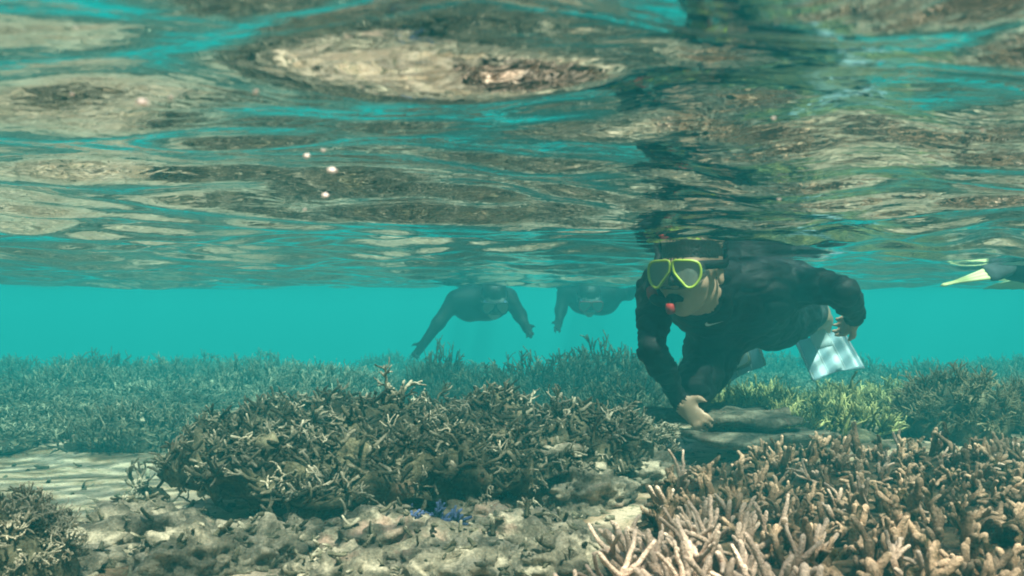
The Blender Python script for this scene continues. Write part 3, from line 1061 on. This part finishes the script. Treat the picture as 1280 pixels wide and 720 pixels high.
def dive_mask(root, L0, k, frame_m, ms=1.0):
    """two-lens mask on the head frame L(right, up, forward)"""
    L = lambda a, b_, d: L0(a * ms, b_ * ms, d)
    w = lambda u: 0.128 - 2.6 * u * u
    mk = bpy.data.objects.new("mask", mesh("mask_strap_anchor", *skirt_data(L, w, root), M['skirt']))
    COL.objects.link(mk); mk.parent = root
    off = Vector(root.location)

    def sub(name, me):
        me.transform(Matrix.Translation(-off))
        return link(name, me, mk)
    for sg in (-1, 1):
        o = spline([(sg * a, b_, 0) for a, b_ in LENS], 4, True)
        loop = [L(p.x, p.y, w(p.x) + 0.004) for p in o]
        sub("lens_frame", tube_mesh("lens_frame", loop, 0.0040 * k, frame_m, 8, True))
        cen = L(sg * 0.048, 0.004, w(0.048) + 0.003)
        vv = [cen] + [L(p.x * 0.995, p.y, w(p.x) + 0.002) for p in o]
        n = len(o)
        ff = [(0, 1 + i, 1 + (i + 1) % n) for i in range(n)]
        sub("lens", mesh("lens", vv, ff, M['lens'], True))
    # nose pocket
    vv, ff = [], []
    rows = [(0.016, 0.006, 0.120), (0.002, 0.013, 0.130), (-0.016, 0.021, 0.138), (-0.032, 0.027, 0.134), (-0.043, 0.026, 0.112)]
    for (v_, hw, ww) in rows:
        for j in range(9):
            t = -1 + j / 4
            vv.append(L(hw * t, v_, ww - 0.030 * t * t))
    for i in range(len(rows) - 1):
        for j in range(8):
            a = i * 9 + j
            ff.append((a, a + 1, a + 10, a + 9))
    sub("nose_pocket", mesh("nose_pocket", vv, ff, M['skirt']))
    # strap round the back of the head
    vv, ff = [], []
    n = 40
    for i in range(n + 1):
        a = math.pi * (-0.30 + 1.60 * i / n)
        x = 0.090 * math.cos(a); z = -0.008 - 0.106 * math.sin(a)
        lift = 0.02 + 0.03 * max(0, math.sin(a))
        for (dv, dr) in ((-0.012, 1.0), (0.012, 1.0), (0.012, 1.03), (-0.012, 1.03)):
            vv.append(L0(x * dr, lift + dv, z * dr))
    for i in range(n):
        for j in range(4):
            ff.append((i * 4 + j, i * 4 + (j + 1) % 4, i * 4 + 4 + (j + 1) % 4, i * 4 + 4 + j))
    sub("strap", mesh("strap", vv, ff, M['black']))
    return mk


def skirt_data(L, w, root):
    o = spline([(a, b_, 0) for a, b_ in LENS[:8]] + [(0.034, -0.046, 0), (0, -0.047, 0), (-0.034, -0.046, 0)] + [(-a, b_, 0) for a, b_ in LENS[:8][::-1]], 4, True)
    off = Vector(root.location)
    vv, ff = [], []
    n = len(o)
    for (sx, dw) in ((1.0, 0.002), (0.98, -0.022), (0.90, -0.06)):
        for p in o:
            ww = w(p.x) + dw
            vv.append(L(p.x * sx, p.y * sx, ww) - off)
    for i in range(2):
        for j in range(n):
            ff.append((i * n + j, i * n + (j + 1) % n, (i + 1) * n + (j + 1) % n, (i + 1) * n + j))
    return vv, ff


def fin(root, ankle, d, nrm, length, w0, w1, m, ribm, foot=0.2, bend=0.15, ribs=(-0.95, -0.33, 0.33, 0.95), notch=0.10):
    """foot pocket and ribbed blade; d: heel to tip, nrm: upper face"""
    d = Vector(d).normalized(); nrm = Vector(nrm); nrm = (nrm - d * nrm.dot(d)).normalized()
    side = d.cross(nrm).normalized()
    a = Vector(ankle); off = Vector(root.location)
    nL, nW = 14, 10

    def pt(t, q, h=0.0):
        ww = w0 + (w1 - w0) * min(1, t * 1.25) ** 0.8
        x = q * ww * 0.5
        tip = 1 - notch * (1 - abs(q)) ** 1.2 if t > 0.98 else 1
        return a + d * (foot * 0.72 + length * t * tip) + side * x + nrm * (h - bend * length * t * t + 0.0015 * math.cos(q * 3.1 * 3)) - off
    vv, ff = [], []
    for s_ in (0.0018, -0.0018):
        for i in range(nL + 1):
            for j in range(nW + 1):
                vv.append(pt(i / nL, -1 + 2 * j / nW, s_))
    st = (nL + 1) * (nW + 1)
    for i in range(nL):
        for j in range(nW):
            q = [i * (nW + 1) + j, i * (nW + 1) + j + 1, (i + 1) * (nW + 1) + j + 1, (i + 1) * (nW + 1) + j]
            ff.append(q); ff.append([x + st for x in q[::-1]])
    rim = [j for j in range(nW + 1)] + [i * (nW + 1) + nW for i in range(1, nL + 1)] + [nL * (nW + 1) + j for j in range(nW - 1, -1, -1)] + [i * (nW + 1) for i in range(nL - 1, 0, -1)]
    for p_, q_ in zip(rim, rim[1:] + rim[:1]):
        ff.append([q_, p_, p_ + st, q_ + st])
    f = link("fin", mesh("fin_blade", vv, ff, m), root)
    for q in ribs:
        link("rib", tube_mesh("rib", [pt(i / 8, q, 0.0) for i in range(9)], [0.007 - 0.0006 * i for i in range(9)], ribm, 6), f)
    # foot pocket
    vv, ff = [], []
    n = 12
    prof = [(-0.06, 0.030, 0.034), (-0.02, 0.040, 0.042), (0.05, 0.044, 0.040), (0.11, 0.050, 0.032), (0.17, 0.050, 0.020), (0.22, 0.045, 0.010)]
    ps = max(0.45, min(1.0, foot / 0.2))
    for (t, rx, rz) in prof:
        t, rx, rz = t * ps, rx * (0.5 + 0.5 * ps), rz * (0.5 + 0.5 * ps)
        for j in range(n):
            th = 2 * math.pi * j / n
            vv.append(a + d * t + side * rx * math.cos(th) + nrm * rz * math.sin(th) - off)
    for i in range(len(prof) - 1):
        for j in range(n):
            ff.append((i * n + j, i * n + (j + 1) % n, (i + 1) * n + (j + 1) % n, (i + 1) * n + j))
    ff.append(tuple(range(n))[::-1]); ff.append(tuple((len(prof) - 1) * n + j for j in range(n)))
    link("foot_pocket", mesh("foot_pocket", vv, ff, ribm), f)
    return f


M['hood'] = plain("grey_hood", (0.24, 0.25, 0.24), 0.7, 0.1, 0.2, 30)
BODYM = [M['suit'], M['skin'], M['hair'], M['shorts'], M['hood']]


def body_object(root, s, res):
    pos, F, mi = s.build(res)
    me = mesh("body", pos, F, BODYM, True, mi)
    if res < 0.008:                                  # folds and creases of the neoprene
        suit = set()
        for f_, q_ in zip(F, mi):
            if q_ == 0: suit.update(int(i) for i in f_)
        nn = [v.normal.copy() for v in me.vertices]
        for i in suit:
            c_ = me.vertices[i].co
            w_ = Vector((c_.x * 16, c_.y * 16, c_.z * 30))
            h_ = 0.0045 * mnoise.fractal(w_, 1.0, 2.0, 3) - 0.006 * max(0.0, 0.22 - abs(mnoise.noise(w_ * 0.8 + Vector((3, 7, 1))))) / 0.22
            me.vertices[i].co = c_ + nn[i] * h_
    bvh = BVHTree.FromPolygons([tuple(p) for p in pos], [tuple(int(i) for i in f) for f in F])
    o = child_world("body", me, root)
    return o, bvh


# ---- the near swimmer
hero = empty("person", tuple(P(900, 520, 2.45)), "swimmer in black wetsuit and yellow green mask leaning over the reef near the camera", "person")
s = Sdf()
HC = P(865, 340, 2.24)
HF = V(-0.70, -1.0, -0.08); HU = V(-0.03, -0.06, 1)
L, (hr, hu, hf) = head(s, HC, HF, HU, 0.93)
Rsh, Lsh = P(819, 364, 2.38), P(1000, 354, 2.50)
lat = (Lsh - Rsh).normalized()
C1, C2, PV = P(912, 374, 2.52), P(930, 390, 2.68), P(940, 402, 2.85)
s.cap(HC + V(0.02, 0.05, -0.05), HC + V(0.035, 0.10, -0.055), 0.050, 0.054, 1, 0.02)
s.cap(HC + V(0.035, 0.10, -0.055), C1 + V(-0.02, 0.0, 0.03), 0.058, 0.070, 0, 0.03)
s.cap(Rsh + lat * 0.03 + V(0, 0.02, 0), Lsh - lat * 0.03 + V(0, 0.02, 0), 0.070, 0.070, 0, 0.05)
for q in (-1, 1):
    s.cap(C1 + lat * 0.080 * q, C2 + lat * 0.068 * q, 0.108, 0.096, 0, 0.06)
    s.cap(C2 + lat * 0.065 * q, PV + lat * 0.070 * q, 0.090, 0.092, 0, 0.06)
# right arm, reaching down to the reef
Rel, Rwr = P(815, 436, 2.22), P(849, 499, 2.32)
s.chain([Rsh, Rsh.lerp(Rel, 0.5), Rel], [0.053, 0.041, 0.034], 0, 0.03)
s.chain([Rel, Rel.lerp(Rwr, 0.35), Rwr], [0.034, 0.035, 0.025], 0, 0.02)
hand(s, Rwr, P(872, 524, 2.28) - Rwr, V(0.8, 0.5, -0.5), 1, 0.5, 0.70)
# left arm, elbow out
Lel, Lwr = P(1055, 364, 2.36), P(1068, 395, 2.56)
s.chain([Lsh, Lsh.lerp(Lel, 0.5), Lel], [0.056, 0.046, 0.037], 0, 0.03)
s.chain([Lel, Lel.lerp(Lwr, 0.35), Lwr], [0.038, 0.039, 0.028], 0, 0.02)
hand(s, Lwr, P(1058, 408, 2.66) - Lwr, V(-0.9, -0.3, 0.1), -1, 0.7, 0.82)
# right leg drawn up under the chest, knee on the bottom
Rhip, Lhip = PV - lat * 0.085, PV + lat * 0.085
Rkn, Ran = P(864, 487, 2.42), P(910, 444, 2.76)
s.chain([Rhip, Rhip.lerp(Rkn, 0.5), Rkn], [0.084, 0.072, 0.056], 0, 0.05)
s.chain([Rkn, Rkn.lerp(Ran, 0.4), Ran], [0.052, 0.050, 0.034], 0, 0.03)
s.chain([Ran, P(916, 434, 3.02)], [0.036, 0.030], 1, 0.02)
# left leg trailing
Lkn, Lan = P(1012, 390, 3.10), P(1028, 400, 3.42)
s.chain([Lhip, Lhip.lerp(Lkn, 0.55), Lkn], [0.088, 0.074, 0.058], [0, 3], 0.05)
s.chain([Lkn, Lkn.lerp(Lan, 0.35), Lan], [0.052, 0.050, 0.034], 1, 0.03)
s.chain([Lan, Lan + V(0.0, 0.02, -0.07)], [0.036, 0.034], 1, 0.02)
body, hb = body_object(hero, s, 0.006)
dive_mask(hero, L, 0.86, M['neon'], 0.88)
for sg in (-1, 1):
    e = bpy.data.objects.new("eye", None)
    me = lump("eye", M['eye'], 0.0125, 0.0125, 0.0125, 1, 3, 0.0)
    me.transform(Matrix.Translation(L(0.031 * sg, 0.002, 0.082) - Vector(hero.location)))
    e = link("eye", me, hero)
    me = lump("iris", M['iris'], 0.0062, 0.0062, 0.0062, 1, 2, 0.0)
    me.transform(Matrix.Translation(L(0.030 * sg, 0.001, 0.0905) - Vector(hero.location)))
    link("iris", me, e)
# snorkel: black mouthpiece, red elbow and purge, black tube up the side of the face
sn = child_world("snorkel", tube_mesh("snorkel_tube", spline([L(0.078, -0.058, 0.088), L(0.098, -0.015, 0.04), L(0.104, 0.04, -0.01), L(0.104, 0.12, -0.07), L(0.098, 0.22, -0.14)], 5), 0.0105, M['black'], 10), hero)
off = Vector(hero.location)


def sub(name, me):
    me.transform(Matrix.Translation(-off)); return link(name, me, sn)


sub("elbow", tube_mesh("elbow", spline([L(0.006, -0.076, 0.114), L(0.040, -0.076, 0.110), L(0.066, -0.068, 0.098), L(0.079, -0.056, 0.087)], 5), 0.0125, M['black'], 10))
sub("clip", tube_mesh("clip", [L(0.070, -0.064, 0.096), L(0.078, -0.056, 0.089), L(0.086, -0.044, 0.076)], [0.0128, 0.0134, 0.0128], M['red'], 12))
sub("mouthpiece", tube_mesh("mouthpiece", spline([L(0.030, -0.070, 0.094), L(0.016, -0.064, 0.108), L(0.004, -0.064, 0.112), L(-0.008, -0.066, 0.110), L(-0.018, -0.070, 0.102)], 4), [0.006, 0.007, 0.008, 0.009, 0.010, 0.010, 0.010, 0.010, 0.010, 0.010, 0.010, 0.010, 0.009, 0.008, 0.007, 0.006, 0.005], M['black'], 10))
sub("purge_valve", tube_mesh("purge_valve", [L(0.010, -0.080, 0.119), L(0.010, -0.090, 0.121), L(0.010, -0.100, 0.119), L(0.010, -0.105, 0.118)], [0.0115, 0.0125, 0.0115, 0.008], M['red'], 12))
# white check-shaped mark on the chest
SW = [(881, 405.2), (882.5, 407.6), (886, 407.6), (894, 405.0), (906, 401.0), (896, 403.6), (888, 405.0), (884.5, 404.6), (883.5, 402.4)]
cam_o = Vector((0, 0, CAMZ))
top_, bot_ = [], []
for (a_, b_) in SW:
    d = (P(a_, b_, 2.3) - cam_o).normalized()
    hit = hb.ray_cast(cam_o, d)
    if hit[0] is not None:
        top_.append(hit[0] - d * 0.004); bot_.append(hit[0] + d * 0.004)
if len(top_) == len(SW):
    n = len(SW)
    vv = top_ + bot_
    tri = [(0, 1, 8), (1, 7, 8), (1, 2, 7), (2, 6, 7), (2, 3, 6), (3, 5, 6), (3, 4, 5)]
    ff = tri + [(c_ + n, b_ + n, a_ + n) for a_, b_, c_ in tri] + [(i, (i + 1) % n, (i + 1) % n + n, i + n) for i in range(n)]
    child_world("chest_logo", mesh("chest_logo", vv, ff, M['white'], False), hero)
# fins
fin(hero, P(1018, 408, 3.42), V(0.20, -0.55, -0.75), V(-0.12, -0.77, 0.53), 0.18, 0.19, 0.20, M['fin'], M['finrib'], 0.06, 0.0)
fin(hero, P(922, 430, 3.10), V(0.16, 0.22, -0.42), V(-0.1, -0.8, 0.45), 0.09, 0.155, 0.17, M['fin'], M['finrib'], 0.06, 0.0)


# ---- swimmers further off
def far_swimmer(label, head_p, head_f, Rs, Ls, Re, Rw, Le, Lw, chest, hip, legs, mask_m, rc=0.11, res=0.012, finm=None):
    root = empty("person", (hip.x, hip.y, hip.z - 0.15), label, "person")
    s = Sdf()
    head_p = head_p + V(0, -0.08, -0.02)
    Lf, _ = head(s, head_p, head_f, V(0, 0.05, 1), 1.0)
    s.p = [q[:5] + (4 if q[5] == 1 else q[5],) + q[6:] for q in s.p]
    la = (Ls - Rs).normalized()
    s.cap(head_p + V(0, 0.06, -0.05), chest, 0.055, 0.075, 0, 0.03)
    s.cap(Rs + la * 0.02, Ls - la * 0.02, 0.068, 0.068, 0, 0.05)
    for q in (-1, 1):
        s.cap(chest + la * 0.08 * q, chest.lerp(hip, 0.55) + la * 0.065 * q, rc, rc * 0.9, 0, 0.06)
        s.cap(chest.lerp(hip, 0.55) + la * 0.065 * q, hip + la * 0.07 * q, rc * 0.88, rc * 0.9, 0, 0.06)
    for (a, e, w, ts) in ((Rs, Re, Rw, 1), (Ls, Le, Lw, -1)):
        s.chain([a, e, w], [0.058, 0.042, 0.030], 0, 0.03)
        hand(s, w, w - e, V(0, -1, -0.2), ts, 0.25, 0.84, 0)
    for i, (kn, an) in enumerate(legs):
        h = hip + la * 0.085 * (-1, 1)[i]
        s.chain([h, kn, an], [0.088, 0.056, 0.036], 0, 0.04)
        s.cap(an, an + (an - kn).normalized() * 0.05, 0.034, 0.03, 0, 0.02)
    body_object(root, s, res)
    dive_mask(root, Lf, 1.0, mask_m)
    if finm:
        for i, (kn, an) in enumerate(legs):
            fin(root, an, (an - kn).normalized() + V(0, 0, -0.15), V(0, 0.2, 1), 0.34, 0.12, 0.20, finm, finm)
    return root


Q = lambda a, b_, Y_: P(a, b_ + 4, Y_ * 1.14)
far_swimmer("distant swimmer in dark wetsuit with both arms hanging, left of the pair behind",
            Q(618, 366, 5.05), V(0.1, -1, -0.55), Q(568, 372, 5.2), Q(636, 368, 5.2),
            Q(548, 400, 5.15), Q(530, 425, 5.1), Q(650, 390, 5.1), Q(656, 402, 5.05),
            Q(600, 375, 5.25), Q(598, 378, 5.65), [(Q(580, 372, 6.05), Q(584, 368, 6.45)), (Q(616, 372, 6.05), Q(612, 368, 6.45))], M['black'], 0.116, finm=M['black'])
far_swimmer("distant swimmer in dark wetsuit with red mask, close behind the near swimmer's arm",
            Q(735, 366, 5.65), V(0.05, -1, -0.5), Q(706, 362, 5.8), Q(768, 364, 5.8),
            Q(701, 384, 5.75), Q(699, 396, 5.7), Q(786, 364, 5.9), Q(796, 360, 5.75),
            Q(742, 370, 5.85), Q(742, 372, 6.3), [(Q(730, 368, 6.7), Q(732, 366, 7.1)), (Q(754, 368, 6.7), Q(752, 366, 7.1))], M['red'], 0.116, finm=M['black'])
# swimmer leaving the frame on the right: dark legs and a yellow fin trailing at the surface
hp = P(1450, 355, 3.3)
far_swimmer("swimmer at the right edge with a yellow fin trailing at the surface",
            P(1690, 345, 3.25), V(0.9, 0.1, -0.6), P(1600, 358, 3.1), P(1600, 356, 3.45),
            P(1640, 420, 3.0), P(1700, 450, 2.9), P(1640, 410, 3.5), P(1700, 440, 3.5),
            P(1595, 356, 3.28), hp, [(P(1345, 350, 3.22), P(1266, 338, 3.22)), (P(1375, 362, 3.42), P(1340, 350, 3.80))], M['black'], 0.12, finm=None)
pr = [o for o in bpy.data.objects if o.name.startswith('person')][-1]
fin(pr, P(1258, 336, 3.2), P(1160, 361, 3.06) - P(1258, 336, 3.2), V(0.5, -0.9, 0.75), 0.27, 0.065, 0.012, M['yellowfin'], M['shorts'], 0.06, 0.0, (), -0.05)
fin(pr, P(1340, 350, 3.80), V(-0.05, 1.0, 0.05), V(0, 0.1, 1), 0.34, 0.12, 0.20, M['yellowfin'], M['yellowfin'])

# ------------------------------------------------------------------ specks drifting under the surface
for (px_, py_, Y_, r) in [(178, 128, 0.42, 0.0028), (320, 115, 0.44, 0.0017), (213, 122, 0.45, 0.0012), (415, 213, 0.50, 0.0026), (383, 195, 0.52, 0.0018), (406, 244, 0.52, 0.0018), (404, 188, 0.55, 0.0014), (381, 262, 0.6, 0.0013), (90, 118, 0.5, 0.0014), (967, 148, 0.5, 0.0012), (974, 249, 0.6, 0.0012), (1228, 163, 0.55, 0.0014)]:
    o = link("drifting_speck", lump("drifting_speck", M['speck'], r * 0.95, r * 0.5, r * 0.55, int(px_), 3, 0.6), loc=P(px_, py_, Y_))
    tag(o, "tiny pale pink speck drifting just under the water surface", "speck", "specks drifting in the water")
